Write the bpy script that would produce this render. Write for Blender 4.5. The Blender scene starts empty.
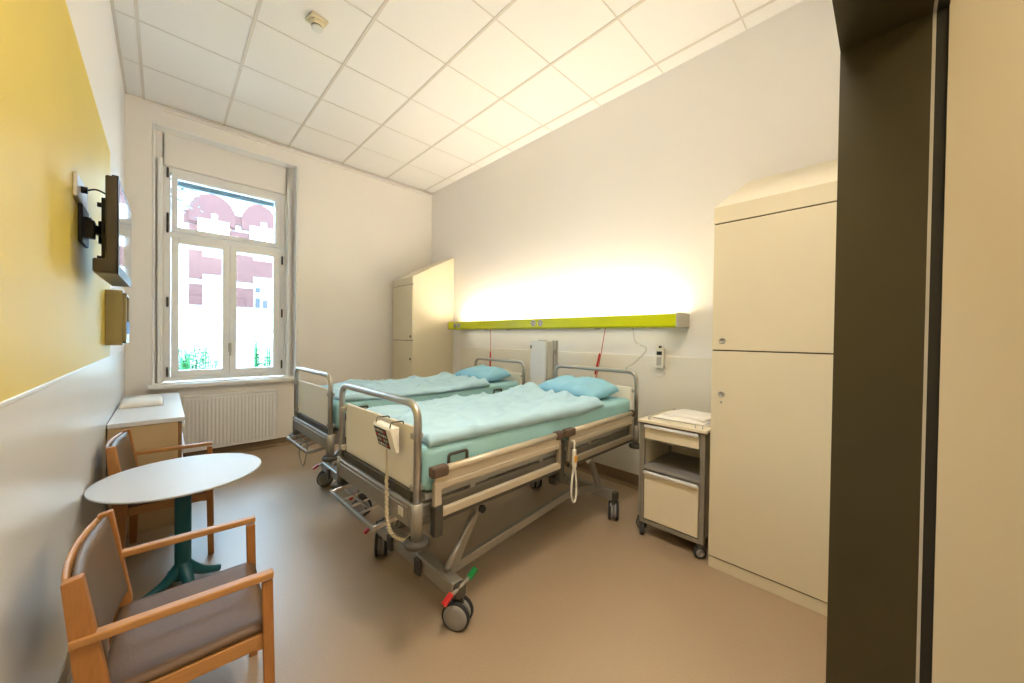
import bpy, bmesh, math, random
from mathutils import Vector, Matrix, noise
R = math.radians
PI = math.pi
S = bpy.context.scene
C = S.collection
random.seed(7)

# ------------------------------------------------------------------ camera
CAMZ = 1.303
yaw, pitch, roll = .7667, -.0109, .0136
F = Vector((math.sin(yaw)*math.cos(pitch), math.cos(yaw)*math.cos(pitch), math.sin(pitch)))
R0 = Vector((math.cos(yaw), -math.sin(yaw), 0)); U0 = R0.cross(F)
RX = R0*math.cos(roll) + U0*math.sin(roll); UX = -R0*math.sin(roll) + U0*math.cos(roll)
cam = bpy.data.cameras.new('camera'); camo = bpy.data.objects.new('camera', cam); C.objects.link(camo)
cam.sensor_width = 36; cam.lens = 361.904/1024*36; cam.clip_start = .01
m = Matrix((RX, UX, -F)).transposed().to_4x4(); m.translation = Vector((0, 0, CAMZ)); camo.matrix_world = m
S.camera = camo

# ------------------------------------------------------------------ light and exposure
S.view_settings.view_transform = 'Standard'; S.view_settings.look = 'None'
S.view_settings.gamma = 1; S.view_settings.use_curve_mapping = False
S.view_settings.exposure = 1.22
SKY = 11.0; RAIL = 9.0; HALL = 0.5; ADDED_FILL = 8.6  # the last one is the added fill above the entrance
w = bpy.data.worlds.new('world'); S.world = w; w.use_nodes = True
bg = w.node_tree.nodes['Background']; bg.inputs[0].default_value = (.48, .75, 1, 1); bg.inputs[1].default_value = SKY
def area(name, loc, rot, sx, sy, power, col):
    l = bpy.data.lights.new(name, 'AREA'); l.shape = 'RECTANGLE'; l.size = sx; l.size_y = sy; l.energy = power; l.color = col
    o = bpy.data.objects.new(name, l); C.objects.link(o); o.location = loc; o.rotation_euler = rot; return o
# daylight portal in the window opening
po = area('window_portal', (.53, 5.32, 1.9), (R(-90), 0, 0), 1.05, 2.2, 1, (1, 1, 1)); po.data.cycles.is_portal = True
# the uplight tube inside the bed head rail, and the vestibule's ceiling lamp
area('rail_uplight', (2.885, 2.62, 1.475), (R(180), 0, 0), .09, 2.8, RAIL, (1, .925, .96))
area('rail_downlight_glow', (2.90, 2.62, 1.398), (0, 0, 0), .05, 2.7, .8, (1, .91, .76))
area('vestibule_lamp', (.53, -.85, 2.53), (0, 0, 0), .6, .6, HALL, (1, .88, .68))

# added fill light, out of view above the entrance, lifts wardrobe and bed sides
area('added_ceiling_fill', (.761, .438, 3.50), (0, 0, 0), .54, .54, ADDED_FILL, (1, .93, .87)).data.spread = R(125)

# ------------------------------------------------------------------ materials
def lin(c):
    c = c/255; return c/12.92 if c <= .04045 else ((c+.055)/1.055)**2.4
def mat(name, rgb, rough=.5, metal=0, var=0, vscale=20, bump=0, bscale=60, spec=.5, stretch=None, emit=None, coat=0):
    M = bpy.data.materials.new(name); M.use_nodes = True; nt = M.node_tree; b = nt.nodes['Principled BSDF']
    col = tuple(lin(c) for c in rgb)+(1,)
    b.inputs['Base Color'].default_value = col; b.inputs['Roughness'].default_value = rough; b.inputs['Metallic'].default_value = metal
    b.inputs['Specular IOR Level'].default_value = spec; b.inputs['Coat Weight'].default_value = coat
    tc = nt.nodes.new('ShaderNodeTexCoord'); mp = nt.nodes.new('ShaderNodeMapping'); nt.links.new(tc.outputs['Object'], mp.inputs[0])
    if stretch: mp.inputs['Scale'].default_value = stretch
    if var or not bump:
        n = nt.nodes.new('ShaderNodeTexNoise'); n.inputs['Scale'].default_value = vscale; n.inputs['Detail'].default_value = 5
        nt.links.new(mp.outputs[0], n.inputs['Vector'])
        r = nt.nodes.new('ShaderNodeMapRange'); r.inputs[1].default_value = .3; r.inputs[2].default_value = .7
        v = max(var, .01); r.inputs[3].default_value = 1-v; r.inputs[4].default_value = 1+v
        nt.links.new(n.outputs[0], r.inputs[0])
        mx = nt.nodes.new('ShaderNodeVectorMath'); mx.operation = 'SCALE'; mx.inputs[0].default_value = col[:3]
        nt.links.new(r.outputs[0], mx.inputs['Scale']); nt.links.new(mx.outputs[0], b.inputs['Base Color'])
    if bump:
        n = nt.nodes.new('ShaderNodeTexNoise'); n.inputs['Scale'].default_value = bscale; n.inputs['Detail'].default_value = 4
        nt.links.new(mp.outputs[0], n.inputs['Vector'])
        bp = nt.nodes.new('ShaderNodeBump'); bp.inputs['Strength'].default_value = bump; bp.inputs['Distance'].default_value = .01
        nt.links.new(n.outputs[0], bp.inputs['Height']); nt.links.new(bp.outputs[0], b.inputs['Normal'])
    if emit:
        b.inputs['Emission Color'].default_value = tuple(lin(c) for c in emit[0])+(1,); b.inputs['Emission Strength'].default_value = emit[1]
    return M
M = {}
M['wall'] = mat('wall_paint', (245, 242, 238), .7, bump=.03, bscale=120)
M['backwall'] = mat('window_wall_paint', (247, 243, 236), .7, bump=.03, bscale=120)
M['corridor'] = mat('vestibule_paint', (206, 198, 176), .6, bump=.03, bscale=120)
M['panel'] = mat('wall_panel', (240, 236, 224), .38, var=.01, vscale=3)
M['lpanel'] = mat('left_wall_panel', (226, 226, 222), .3, var=.01, vscale=3)
M['yellow'] = mat('yellow_paint', (226, 202, 92), .55, var=.02, vscale=3)
M['line'] = mat('seam', (170, 160, 138), .6)
M['ceil'] = mat('ceiling_tile', (243, 241, 237), .9, var=.012, vscale=90)
M['tbar'] = mat('ceiling_grid', (222, 216, 206), .6)
M['floor'] = mat('linoleum', (172, 150, 122), .40, var=.07, vscale=160, bump=.02, bscale=30, spec=1.0)
M['cove'] = mat('linoleum_cove', (140, 118, 90), .45, var=.05, vscale=120)
M['dark'] = mat('dark_door_lining', (56, 50, 26), .42, var=.03, vscale=6)
M['black'] = mat('black_gasket', (26, 25, 18), .6)
M['white'] = mat('white_lacquer', (226, 226, 224), .35)
M['winwhite'] = mat('window_paint', (246, 246, 244), .4)
M['ward'] = mat('cream_laminate', (228, 217, 188), .42, var=.012, vscale=4)
M['seamdark'] = mat('dark_gap', (70, 55, 30), .8)
M['chrome'] = mat('brushed_steel', (190, 188, 184), .3, metal=1, var=.03, vscale=40)
M['tablewhite'] = mat('table_laminate', (206, 207, 208), .45)
M['radwhite'] = mat('radiator_enamel', (248, 248, 248), .4)
M['cab'] = mat('cabinet_laminate', (240, 228, 200), .4)
M['sloped'] = mat('pale_laminate', (240, 232, 208), .45)
M['alu'] = mat('painted_aluminium', (160, 156, 146), .38, metal=.45, var=.03, vscale=30)
M['beige'] = mat('beige_plastic', (206, 194, 166), .4)
M['rail'] = mat('rail_beige', (204, 191, 168), .36, metal=.25)
M['railgrey'] = mat('rail_grey', (164, 152, 132), .4, metal=.4)
M['dgrey'] = mat('dark_grey_plastic', (72, 68, 60), .5)
M['brown'] = mat('brown_grey_plastic', (98, 80, 66), .5)
M['rubber'] = mat('rubber', (40, 40, 42), .65)
M['hub'] = mat('grey_hub', (146, 144, 140), .5)
M['board'] = mat('bed_board', (250, 246, 234), .4, var=.01, vscale=5)
M['red'] = mat('red_plastic', (200, 40, 40), .4)
M['green'] = mat('green_plastic', (20, 130, 60), .4)
M['orange'] = mat('orange_plastic', (222, 160, 60), .4)
M['sheet'] = mat('sheet', (166, 216, 220), .85, var=.03, vscale=6, bump=.3, bscale=14)
M['duvet'] = mat('duvet', (182, 220, 236), .85, var=.03, vscale=5, bump=.45, bscale=16)
M['pillow'] = mat('pillow', (150, 210, 236), .85, var=.03, vscale=6, bump=.2, bscale=18)
M['towel'] = mat('white_linen', (245, 240, 230), .9, var=.02, vscale=30, bump=.3, bscale=60)
M['wood'] = mat('beech_wood', (186, 134, 78), .42, var=.10, vscale=9, stretch=(2, 14, 14))
M['wood_v'] = mat('beech_wood_upright', (174, 118, 62), .42, var=.10, vscale=9, stretch=(14, 14, 2))
M['leather'] = mat('taupe_leather', (108, 82, 58), .5, var=.04, vscale=10, bump=.12, bscale=180)
M['leather2'] = mat('grey_leather_back', (108, 88, 68), .45, var=.04, vscale=10, bump=.12, bscale=180)
M['teal'] = mat('teal_paint', (4, 84, 94), .4)
M['desk'] = mat('tan_desk_side', (206, 178, 134), .5, var=.03, vscale=6)
M['drawer'] = mat('drawer_front', (150, 112, 74), .5, var=.05, vscale=8)
M['lime'] = mat('lime_green_metal', (222, 228, 10), .32)
M['endcap'] = mat('grey_endcap', (186, 184, 176), .45)
M['tv'] = mat('tv_casing', (62, 54, 38), .4, bump=.1, bscale=200)
M['screen'] = mat('tv_screen', (14, 16, 20), .06, spec=.9, coat=.6)
M['tvsilver'] = mat('tv_silver', (120, 116, 108), .35, metal=.4)
M['iron'] = mat('black_metal', (24, 23, 22), .45, metal=.2)
M['dispenser'] = mat('bronze_steel', (160, 150, 116), .34, metal=.65, var=.06, vscale=4, stretch=(9, 9, .6))
M['blue'] = mat('blue_glove', (30, 110, 180), .6)
M['tube'] = mat('diffuser', (255, 240, 210), .6, emit=((255, 226, 178), 6))
M['lamp'] = mat('lamp_diffuser', (255, 240, 210), .6, emit=((255, 226, 178), 5))
M['redcord'] = mat('red_cord', (190, 40, 30), .5)
M['paleplastic'] = mat('pale_plastic', (225, 222, 210), .45)
M['bluegrey'] = mat('blind_grey', (92, 106, 112), .6)
M['stucco'] = mat('white_stucco', (196, 192, 188), .9, var=.02, vscale=4)
M['brick'] = mat('red_brick', (80, 46, 42), .9, var=.06, vscale=5)
M['outglass'] = mat('far_window_glass', (34, 36, 46), .2)
M['paving'] = mat('paving', (150, 148, 142), .9)
M['leaf'] = mat('leaf', (52, 120, 66), .6, var=.25, vscale=8)
M['leafdark'] = mat('tree_leaf', (44, 60, 58), .7, var=.25, vscale=8)
M['trunk'] = mat('bark', (90, 74, 60), .9, var=.2, vscale=12)
def glass(name, col=(1, 1, 1), alpha_like=.92):
    g = bpy.data.materials.new(name); g.use_nodes = True; nt = g.node_tree; nt.nodes.clear()
    out = nt.nodes.new('ShaderNodeOutputMaterial'); t = nt.nodes.new('ShaderNodeBsdfTransparent'); gl = nt.nodes.new('ShaderNodeBsdfGlossy')
    t.inputs[0].default_value = (*col, 1); gl.inputs['Roughness'].default_value = .02
    fr = nt.nodes.new('ShaderNodeFresnel'); fr.inputs[0].default_value = 1.45
    mx = nt.nodes.new('ShaderNodeMixShader'); nt.links.new(fr.outputs[0], mx.inputs[0]); nt.links.new(t.outputs[0], mx.inputs[1]); nt.links.new(gl.outputs[0], mx.inputs[2])
    nt.links.new(mx.outputs[0], out.inputs[0]); return g
M['glass'] = glass('window_glass', (.96, .98, .98))
M['cleartube'] = glass('clear_tubing', (.97, .97, .96))

# ------------------------------------------------------------------ helpers
class MB:
    def __init__(s): s.bm = bmesh.new()
    def _merge(s, t, mi=0, smooth=False):
        me = bpy.data.meshes.new('t')
        for f in t.faces:
            f.material_index = mi
            if smooth: f.smooth = True
        t.to_mesh(me); t.free(); s.bm.from_mesh(me); bpy.data.meshes.remove(me); return s
    def box(s, x0, x1, y0, y1, z0, z1, bev=0, seg=2, mi=0, mx=None):
        t = bmesh.new(); bmesh.ops.create_cube(t, size=1)
        for v in t.verts:
            v.co = Vector(((x0+x1)/2+v.co.x*(x1-x0), (y0+y1)/2+v.co.y*(y1-y0), (z0+z1)/2+v.co.z*(z1-z0)))
        if bev: bmesh.ops.bevel(t, geom=t.edges[:], offset=bev, segments=seg, affect='EDGES', profile=.5)
        if mx: bmesh.ops.transform(t, matrix=mx, verts=t.verts)
        bmesh.ops.recalc_face_normals(t, faces=t.faces)
        return s._merge(t, mi)
    def bar(s, p, q, a, b, bev=0, mi=0, up=(0, 0, 1)):
        p, q = Vector(p), Vector(q); d = q-p; L = d.length; x = d.normalized(); y = Vector(up).cross(x)
        if y.length < 1e-4: y = Vector((0, 1, 0))
        y.normalize(); z = x.cross(y)
        m4 = Matrix((x, y, z)).transposed().to_4x4(); m4.translation = (p+q)/2
        return s.box(-L/2, L/2, -a/2, a/2, -b/2, b/2, bev, 1, mi, m4)
    def tube(s, pts, r, seg=10, closed=False, mi=0, rx=None):
        pts = [Vector(p) for p in pts]; t = bmesh.new(); n = len(pts); rings = []
        tan = []
        for i in range(n):
            a = pts[(i-1) % n] if (closed or i) else pts[i]; b = pts[(i+1) % n] if (closed or i < n-1) else pts[i]
            tan.append((b-a).normalized())
        ref = Vector((0, 0, 1)) if abs(tan[0].z) < .9 else Vector((1, 0, 0))
        nrm = (ref - tan[0]*ref.dot(tan[0])).normalized()
        for i in range(n):
            nrm = (nrm - tan[i]*nrm.dot(tan[i])).normalized(); bi = tan[i].cross(nrm)
            rr = r[i] if isinstance(r, (list, tuple)) else r
            rings.append([t.verts.new(pts[i]+nrm*math.cos(2*PI*k/seg)*rr+bi*math.sin(2*PI*k/seg)*rr) for k in range(seg)])
        for i in range(n if closed else n-1):
            A, B = rings[i], rings[(i+1) % n]
            for k in range(seg): t.faces.new((A[k], A[(k+1) % seg], B[(k+1) % seg], B[k]))
        if not closed: t.faces.new(rings[0][::-1]); t.faces.new(rings[-1])
        bmesh.ops.recalc_face_normals(t, faces=t.faces)
        for f in t.faces: f.smooth = len(f.verts) == 4
        me = bpy.data.meshes.new('t')
        for f in t.faces: f.material_index = mi
        t.to_mesh(me); t.free(); s.bm.from_mesh(me); bpy.data.meshes.remove(me); return s
    def cyl(s, p, q, r, seg=20, mi=0): return s.tube([p, q], r, seg, mi=mi)
    def lathe(s, prof, c=(0, 0, 0), seg=32, axis='z', mi=0, smooth=True, sy=1):
        t = bmesh.new(); rings = []
        for r, h in prof:
            ring = []
            for k in range(seg):
                a = 2*PI*k/seg; u, v = r*math.cos(a), r*math.sin(a)*sy
                p = {'z': (u, v, h), 'y': (u, h, v), 'x': (h, u, v)}[axis]; ring.append(t.verts.new(Vector(p)+Vector(c)))
            rings.append(ring)
        for A, B in zip(rings, rings[1:]):
            for k in range(seg):
                f = t.faces.new((A[k], A[(k+1) % seg], B[(k+1) % seg], B[k])); f.smooth = smooth
        t.faces.new(rings[0][::-1]); t.faces.new(rings[-1]); bmesh.ops.recalc_face_normals(t, faces=t.faces)
        return s._merge(t, mi)
    def prism(s, poly, axis, a, b, bev=0, mi=0):
        t = bmesh.new()
        def P(u, v, h): return {'y': (u, h, v), 'x': (h, u, v), 'z': (u, v, h)}[axis]
        A = [t.verts.new(P(u, v, a)) for u, v in poly]; B = [t.verts.new(P(u, v, b)) for u, v in poly]; n = len(poly)
        t.faces.new(A); t.faces.new(B[::-1])
        for k in range(n): t.faces.new((A[k], B[k], B[(k+1) % n], A[(k+1) % n]))
        bmesh.ops.recalc_face_normals(t, faces=t.faces)
        if bev: bmesh.ops.bevel(t, geom=t.edges[:], offset=bev, segments=2, affect='EDGES', profile=.5)
        return s._merge(t, mi)
    def build(s, name, mats, parent=None, label=None, loc=None):
        me = bpy.data.meshes.new(name); s.bm.to_mesh(me); s.bm.free()
        if not isinstance(mats, (list, tuple)): mats = [mats]
        for k in mats: me.materials.append(M[k])
        o = bpy.data.objects.new(name, me); C.objects.link(o)
        if parent: o.parent = parent
        if label: o['label'] = label
        if loc: o.location = loc
        return o
def fillet(pts, rad, n=6):
    pts = [Vector(p) for p in pts]; out = [pts[0]]
    for i in range(1, len(pts)-1):
        a, b, c = pts[i-1], pts[i], pts[i+1]; u = (a-b).normalized(); v = (c-b).normalized(); ang = u.angle(v)
        if ang > 3.1: out.append(b); continue
        d = min(rad/math.tan(ang/2), .49*(a-b).length, .49*(c-b).length)
        p, q = b+u*d, b+v*d
        for k in range(n+1):
            t = k/n; out.append(p*(1-t)**2+b*2*t*(1-t)+q*t*t)
    out.append(pts[-1]); return out
def smoothpath(pts, n=8):
    pts = [Vector(p) for p in pts]; P = [pts[0]]+pts+[pts[-1]]; out = []
    for i in range(1, len(P)-2):
        for k in range(n):
            t = k/n; a, b, c, d = P[i-1], P[i], P[i+1], P[i+2]
            out.append(.5*((2*b)+(c-a)*t+(2*a-5*b+4*c-d)*t*t+(3*b-a-3*c+d)*t**3))
    out.append(pts[-1]); return out
def thing(name, label, cat, loc=(0, 0, 0), rz=0, group=None):
    o = bpy.data.objects.new(name, None); C.objects.link(o); o.location = loc; o.rotation_euler = (0, 0, rz); o.empty_display_size = .1
    return tag(o, label, cat, group)
def tag(o, label, cat, group=None):
    o['label'] = label; o['category'] = cat
    if group: o['group'] = group
    return o
def struct(name, mb, mats, parent=None):
    o = mb.build(name, mats, parent)
    if not parent: o['kind'] = 'structure'
    return o
def copy_tree(o, parent=None):
    c = o.copy(); C.objects.link(c); c.parent = parent
    for ch in list(o.children): copy_tree(ch, c)
    return c

# ------------------------------------------------------------------ room shell
XL, XR, YB, YF, H = -.264, 3.0, 4.95, .10, 3.526
struct('floor', MB().box(XL-.05, XR+.05, -1.9, YB+.02, -.1, 0), 'floor')
# ceiling: tiles and the T-bar grid in one mesh
cb = MB().box(XL-.05, XR+.05, -.07, YB+.1, H, H+.08)
X0, Y0, T = -.139, 4.338, .6
for k in range(6):
    cb.box(X0+k*T-.010, X0+k*T+.010, YF, YB, H-.005, H+.001, mi=1)
for j in range(-1, 8):
    y = Y0-j*T
    if y < YB: cb.box(XL, XR, y-.004, y+.004, H-.003, H+.001, mi=1)
cb.box(XL, XL+.018, YF, YB, H-.006, H+.001, mi=1)
struct('ceiling', cb, ['ceil', 'tbar'])
struct('wall_left', MB().box(XL-.12, XL, -1.9, YB+.45, 0, H+.08), 'wall')
struct('trim_1', MB().box(XL, XL+.006, .1, 3.62, 1.14, 2.50), 'yellow')
struct('trim_2', MB().box(XL, XL+.007, -.06, YB, .10, 1.135, .002).box(XL, XL+.010, -.06, 3.62, 1.133, 1.146, .002), 'lpanel')
struct('wall_right', MB().box(XR, XR+.12, YF-.17, YB+.45, 0, H+.08), 'wall')
struct('trim_3', MB().box(XR-.008, XR, .7, 4.15, .115, 1.165, .002), 'panel')
cv = MB().prism([(XR, 0), (XR-.045, 0), (XR-.02, .006), (XR-.008, .02), (XR-.006, .12), (XR, .12)], 'y', .7, 4.16)
struct('baseboard_right', cv, 'cove')
struct('baseboard_left', MB().prism([(XL, 0), (XL+.045, 0), (XL+.02, .006), (XL+.010, .02), (XL+.009, .10), (XL, .10)], 'y', -.06, YB), 'cove')
struct('baseboard_window', MB().prism([(YB, 0), (YB-.045, 0), (YB-.02, .006), (YB-.008, .02), (YB-.006, .085), (YB, .085)], 'x', XL, XR), 'cove')
# window wall with its stepped reveal
ox0, ox1, oz0, oz1 = -.082, 1.165, .775, 3.34
ix0, ix1, iz0, iz1 = 0, 1.065, .80, 3.0
wb = MB()
wb.box(XL-.05, ox0, YB, 5.40, 0, H+.08).box(ox1, XR+.05, YB, 5.40, 0, H+.08).box(ox0, ox1, YB, 5.40, 0, oz0).box(ox0, ox1, YB, 5.40, oz1, H+.08)
wb.box(ox0-.01, ix0, 5.09, 5.40, oz0-.01, oz1+.01).box(ix1, ox1+.01, 5.09, 5.40, oz0-.01, oz1+.01).box(ix0-.01, ix1+.01, 5.09, 5.40, iz1, oz1+.01)
struct('wall_window', wb, 'backwall')
struct('trim_4', MB().box(0, XR, YB-.03, YB+.001, H-.06, H-.035, .004), 'backwall')
rb = MB()
rb.box(ox0+.002, ox0+.02, YB-.004, 5.09, oz0, oz1, .004).box(ox1-.02, ox1-.002, YB-.004, 5.09, oz0, oz1, .004).box(ox0, ox1, YB-.004, 5.09, oz1-.02, oz1, .004)
rb.box(ix0-.045, ix0-.01, 5.04, 5.095, oz0, 3.05, .006).box(ix1+.01, ix1+.045, 5.04, 5.095, oz0, 3.05, .006)
struct('trim_5', rb, 'winwhite')
# window
win = bpy.data.objects.new('window_1', None); C.objects.link(win); win['kind'] = 'structure'; win.location = (0, 5.15, 0)
def rect_frame(mb, x0, x1, z0, z1, t, y0, y1, bev=.004, tb=None):
    tb = tb or t
    mb.box(x0, x0+t, y0, y1, z0, z1, bev).box(x1-t, x1, y0, y1, z0, z1, bev).box(x0+t-.001, x1-t+.001, y0, y1, z1-t, z1, bev).box(x0+t-.001, x1-t+.001, y0, y1, z0, z0+tb, bev)
    return mb
fb = rect_frame(MB(), 0, 1.065, .80, 3.0, .052, -.02, .09)
fb.box(.05, 1.015, -.02, .09, 2.295, 2.345, .004)
struct('window_frame', fb, 'winwhite', win)
s1 = rect_frame(MB(), .055, 1.01, 2.35, 2.945, .048, -.035, .04)
o = struct('transom_sash', s1, 'winwhite', win); struct('pane', MB().box(.10, .965, .0, .006, 2.395, 2.90), 'glass', o)
for nm, a, b in (('l', .055, .532), ('r', .535, 1.01)):
    s2 = rect_frame(MB(), a, b, .852, 2.293, .060 if nm == 'l' else .060, -.035, .04)
    o = struct('sash', s2, 'winwhite', win); struct('pane', MB().box(a+.055, b-.055, .0, .006, .90, 2.24), 'glass', o)
hb = MB().box(.522, .55, -.05, -.034, 1.10, 1.20, .004).cyl((.536, -.05, 1.17), (.536, -.075, 1.17), .008).box(.528, .544, -.085, -.068, 1.06, 1.18, .004)
struct('window_handle', hb, 'chrome', win)
for hx in (.028, 1.037):
    zs = [2.94, 2.48, 2.38, 1.62, .90] if hx < .5 else [2.20, 1.56, .94]
    for z in zs:
        hg = MB().cyl((hx, -.03, z-.045), (hx, -.03, z+.045), .009, 12).cyl((hx, -.03, z-.052), (hx, -.03, z+.052), .006, 10)
        struct('hinge', hg, 'dgrey', win)
bl = MB().box(.08, .99, .10, .16, 2.87, 2.96, .004)
for x in (.25, .80): bl.box(x, x+.06, .095, .10, 2.885, 2.90)
struct('blind_box', bl, 'bluegrey', win)
struct('window_sill', MB().box(ox0-.03, ox1+.02, 4.87, 5.13, .755, .797, .008), 'winwhite')['kind'] = 'structure'
bpy.data.objects['window_sill'].name = 'trim_6'
# doorway wall, dark lining
JX = 1.337
struct('wall_front', MB().box(JX+.04, XR+.05, -.065, YF, 0, H+.08).box(XL-.05, JX+.05, -.065, YF, 2.14, H+.08), 'wall')
db = MB().box(JX, JX+.04, -.062, YF+.004, 0, 2.14).box(XL, JX+.001, -.062, YF+.004, 2.10, 2.14)
struct('door_1', db, 'dark')
struct('trim_7', MB().box(JX+.001, JX+.04, -.068, -.062, 0, 2.14).box(XL, JX+.001, -.068, -.062, 2.101, 2.14), 'endcap')
struct('trim_8', MB().box(JX+.004, JX+.04, -.088, -.068, 0, 2.14).box(XL, JX+.01, -.088, -.068, 2.104, 2.14), 'black')
vb = MB().box(JX-.003, JX+.12, -1.9, -.088, 0, 2.62)
struct('wall_vestibule_right', vb, 'corridor')
struct('wall_vestibule_back', MB().box(XL-.05, JX+.12, -2.0, -1.9, 0, 2.7), 'wall')
struct('wall_vestibule_header', MB().box(XL-.05, JX+.12, -.09, -.066, 2.135, 2.7), 'wall')
struct('ceiling_vestibule', MB().box(XL-.05, JX+.12, -1.95, -.085, 2.60, 2.68), 'wall')
pl = thing('added_fill_panel', 'added square fill light panel, unseen, on the ceiling over the entrance end of the room', 'ceiling light', (.761, .438, H))  # added fixture body around the out-of-view fill light
rect_frame_pts = MB().box(-.30, .30, -.30, -.275, -.014, 0, .003).box(-.30, .30, .275, .30, -.014, 0, .003).box(-.30, -.275, -.276, .276, -.014, 0, .003).box(.275, .30, -.276, .276, -.014, 0, .003)
rect_frame_pts.build('frame', 'white', pl)
MB().box(-.276, .276, -.276, .276, -.010, -.002).build('diffuser', 'lamp', pl)
vl = thing('ceiling_lamp', 'square white ceiling lamp of the entrance behind the doorway', 'lamp', (.53, -.85, 2.6))
MB().box(-.34, .34, -.34, .34, -.05, 0, .01).build('housing', 'white', vl)
MB().box(-.31, .31, -.31, .31, -.058, -.048, .004).build('diffuser', 'lamp', vl)

# ------------------------------------------------------------------ outside
struct('ground', MB().box(-12, 16, 5.42, 30, -.5, -.4), 'paving')
fb = thing('apartment_building', 'white and pink brick building with curved gables seen through the window', 'building', (0, 12, -.4))
MB().box(-6, 9, .12, 1, 0, 4.95).build('facade', 'stucco', fb)
for cx_, w2 in ((-1.4, .55), (.90, .47), (1.90, .40), (3.3, .5)):
    pts = [(cx_-w2, 4.5)]+[(cx_+math.cos(a)*w2, 4.74+math.sin(a)*.52) for a in [PI-PI*k/18 for k in range(19)]]+[(cx_+w2, 4.5)]
    MB().prism(pts, 'y', .02, .35).build('gable', 'brick', fb)
for x0, x1, z0, z1 in [(.35, 1.37, 4.05, 4.36), (1.24, 2.40, 4.20, 4.44), (.45, .72, 3.86, 4.03), (1.14, 1.75, 3.60, 4.02), (.45, .71, 2.68, 3.40), (.71, 1.12, 2.82, 3.26), (.45, .71, 2.03, 2.55), (1.33, 1.76, 2.70, 3.42), (1.76, 2.5, 2.88, 3.32), (1.34, 1.77, 2.03, 2.54), (-1.6, .0, 2.03, 3.40), (-1.6, 0, 3.7, 4.4)]:
    MB().box(x0, x1, .05, .13, z0+.4, z1+.4).build('brick_field', 'brick', fb)
for x0, x1, z0, z1 in [(.61, 1.24, 3.70, 4.20), (.87, 1.0, 4.15, 4.36), (1.68, 2.35, 3.70, 4.24), (1.92, 2.06, 4.2, 4.38), (.71, 1.15, 2.62, 2.76), (1.76, 2.5, 2.68, 2.80)]:
    MB().box(x0, x1, -.0, .14, z0+.4, z1+.4, .01).build('stucco_moulding', 'stucco', fb)
for wx, z0, z1 in ((1.82, 2.03, 2.30), (1.99, 2.03, 2.24), (1.82, 2.45, 2.58)):
    MB().box(wx, wx+.11, .08, .13, z0+.4, z1+.4).build('far_window', 'outglass', fb)
gw = MB().box(-6, 9, 9.6, 9.75, -.4, 1.80, .02).box(-6, 9, 9.56, 9.79, 1.78, 1.84, .01)
tag(gw.build('garden_wall', 'stucco'), 'tall plain white garden wall outside behind the green plants', 'wall')
def plant(x, y, h, n, label, sp=.25, z=-.4, base=.72):
    rn = random.Random(int(x*100)); mb = MB()
    t = thing('fern', label, 'plant', (x, y, z), 0)
    st = MB()
    for i in range(n):
        a = rn.random()*2*PI; r = rn.random()*sp; hh = h*(.65+.35*rn.random())
        p = [Vector((0, 0, 0)), Vector((r*.3*math.cos(a), r*.3*math.sin(a), hh*.5)), Vector((r*math.cos(a), r*math.sin(a), hh))]
        st.tube(smoothpath(p, 4), .006, 5)
        for k in range(10):
            tt = base+(1-base)*k/9; c = p[0].lerp(p[1], min(1, tt*2)) if tt < .5 else p[1].lerp(p[2], tt*2-1)
            b = rn.random()*2*PI if k % 3 else (0 if rn.random() < .5 else PI)+rn.gauss(0, .5); L = .17*(1.2-.7*tt)
            d = Vector((math.cos(b), math.sin(b), .5)).normalized(); s_ = d.cross(Vector((0, 0, 1))).normalized()*.024
            vs = [mb.bm.verts.new(v) for v in (c, c+d*L*.5+s_, c+d*L+Vector((0, 0, -.01)), c+d*L*.5-s_)]
            mb.bm.faces.new(vs)
    st.build('stem', 'leaf', t); mb.build('leaves', 'leaf', t)
plant(.23, 6.6, 1.58, 46, 'bushy green fern outside at the left edge of the window', .20)
plant(.40, 6.6, 1.55, 10, 'slim green stems outside right of the bushy fern', .10)
plant(.53, 6.6, 1.58, 7, 'single thin green shoot outside before the window mullion', .06)
plant(1.0, 6.6, 1.63, 16, 'slim upright green plant outside behind the right casement', .08)
plant(1.15, 6.6, 1.66, 16, 'taller green plant outside at the right edge of the window', .08)
plant(.85, 6.8, 1.34, 3, 'small sparse green shoots outside at the middle of the right casement', .12)
tr = thing('tree', 'dark leafy tree branches outside at the upper left of the window', 'tree', (-1.0, 9.2, -.4))
MB().tube(smoothpath([(0, 0, 0), (.05, 0, 2), (.2, .1, 4), (.9, 0, 5.2)], 5), [.11-.004*i for i in range(16)], 8).build('trunk', 'trunk', tr)
lf = MB(); rn = random.Random(3)
for i in range(700):
    c = Vector((rn.gauss(1.10, .17), rn.gauss(0, .3), rn.gauss(4.45, .24)))
    if c.z > 5.4: continue
    d = Vector((rn.gauss(0, 1), rn.gauss(0, 1), rn.gauss(0, 1))).normalized(); e = d.orthogonal().normalized()*.02
    lf.bm.faces.new([lf.bm.verts.new(v) for v in (c, c+d*.035+e, c+d*.07, c+d*.035-e)])
lf.build('foliage', 'leafdark', tr)

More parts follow.
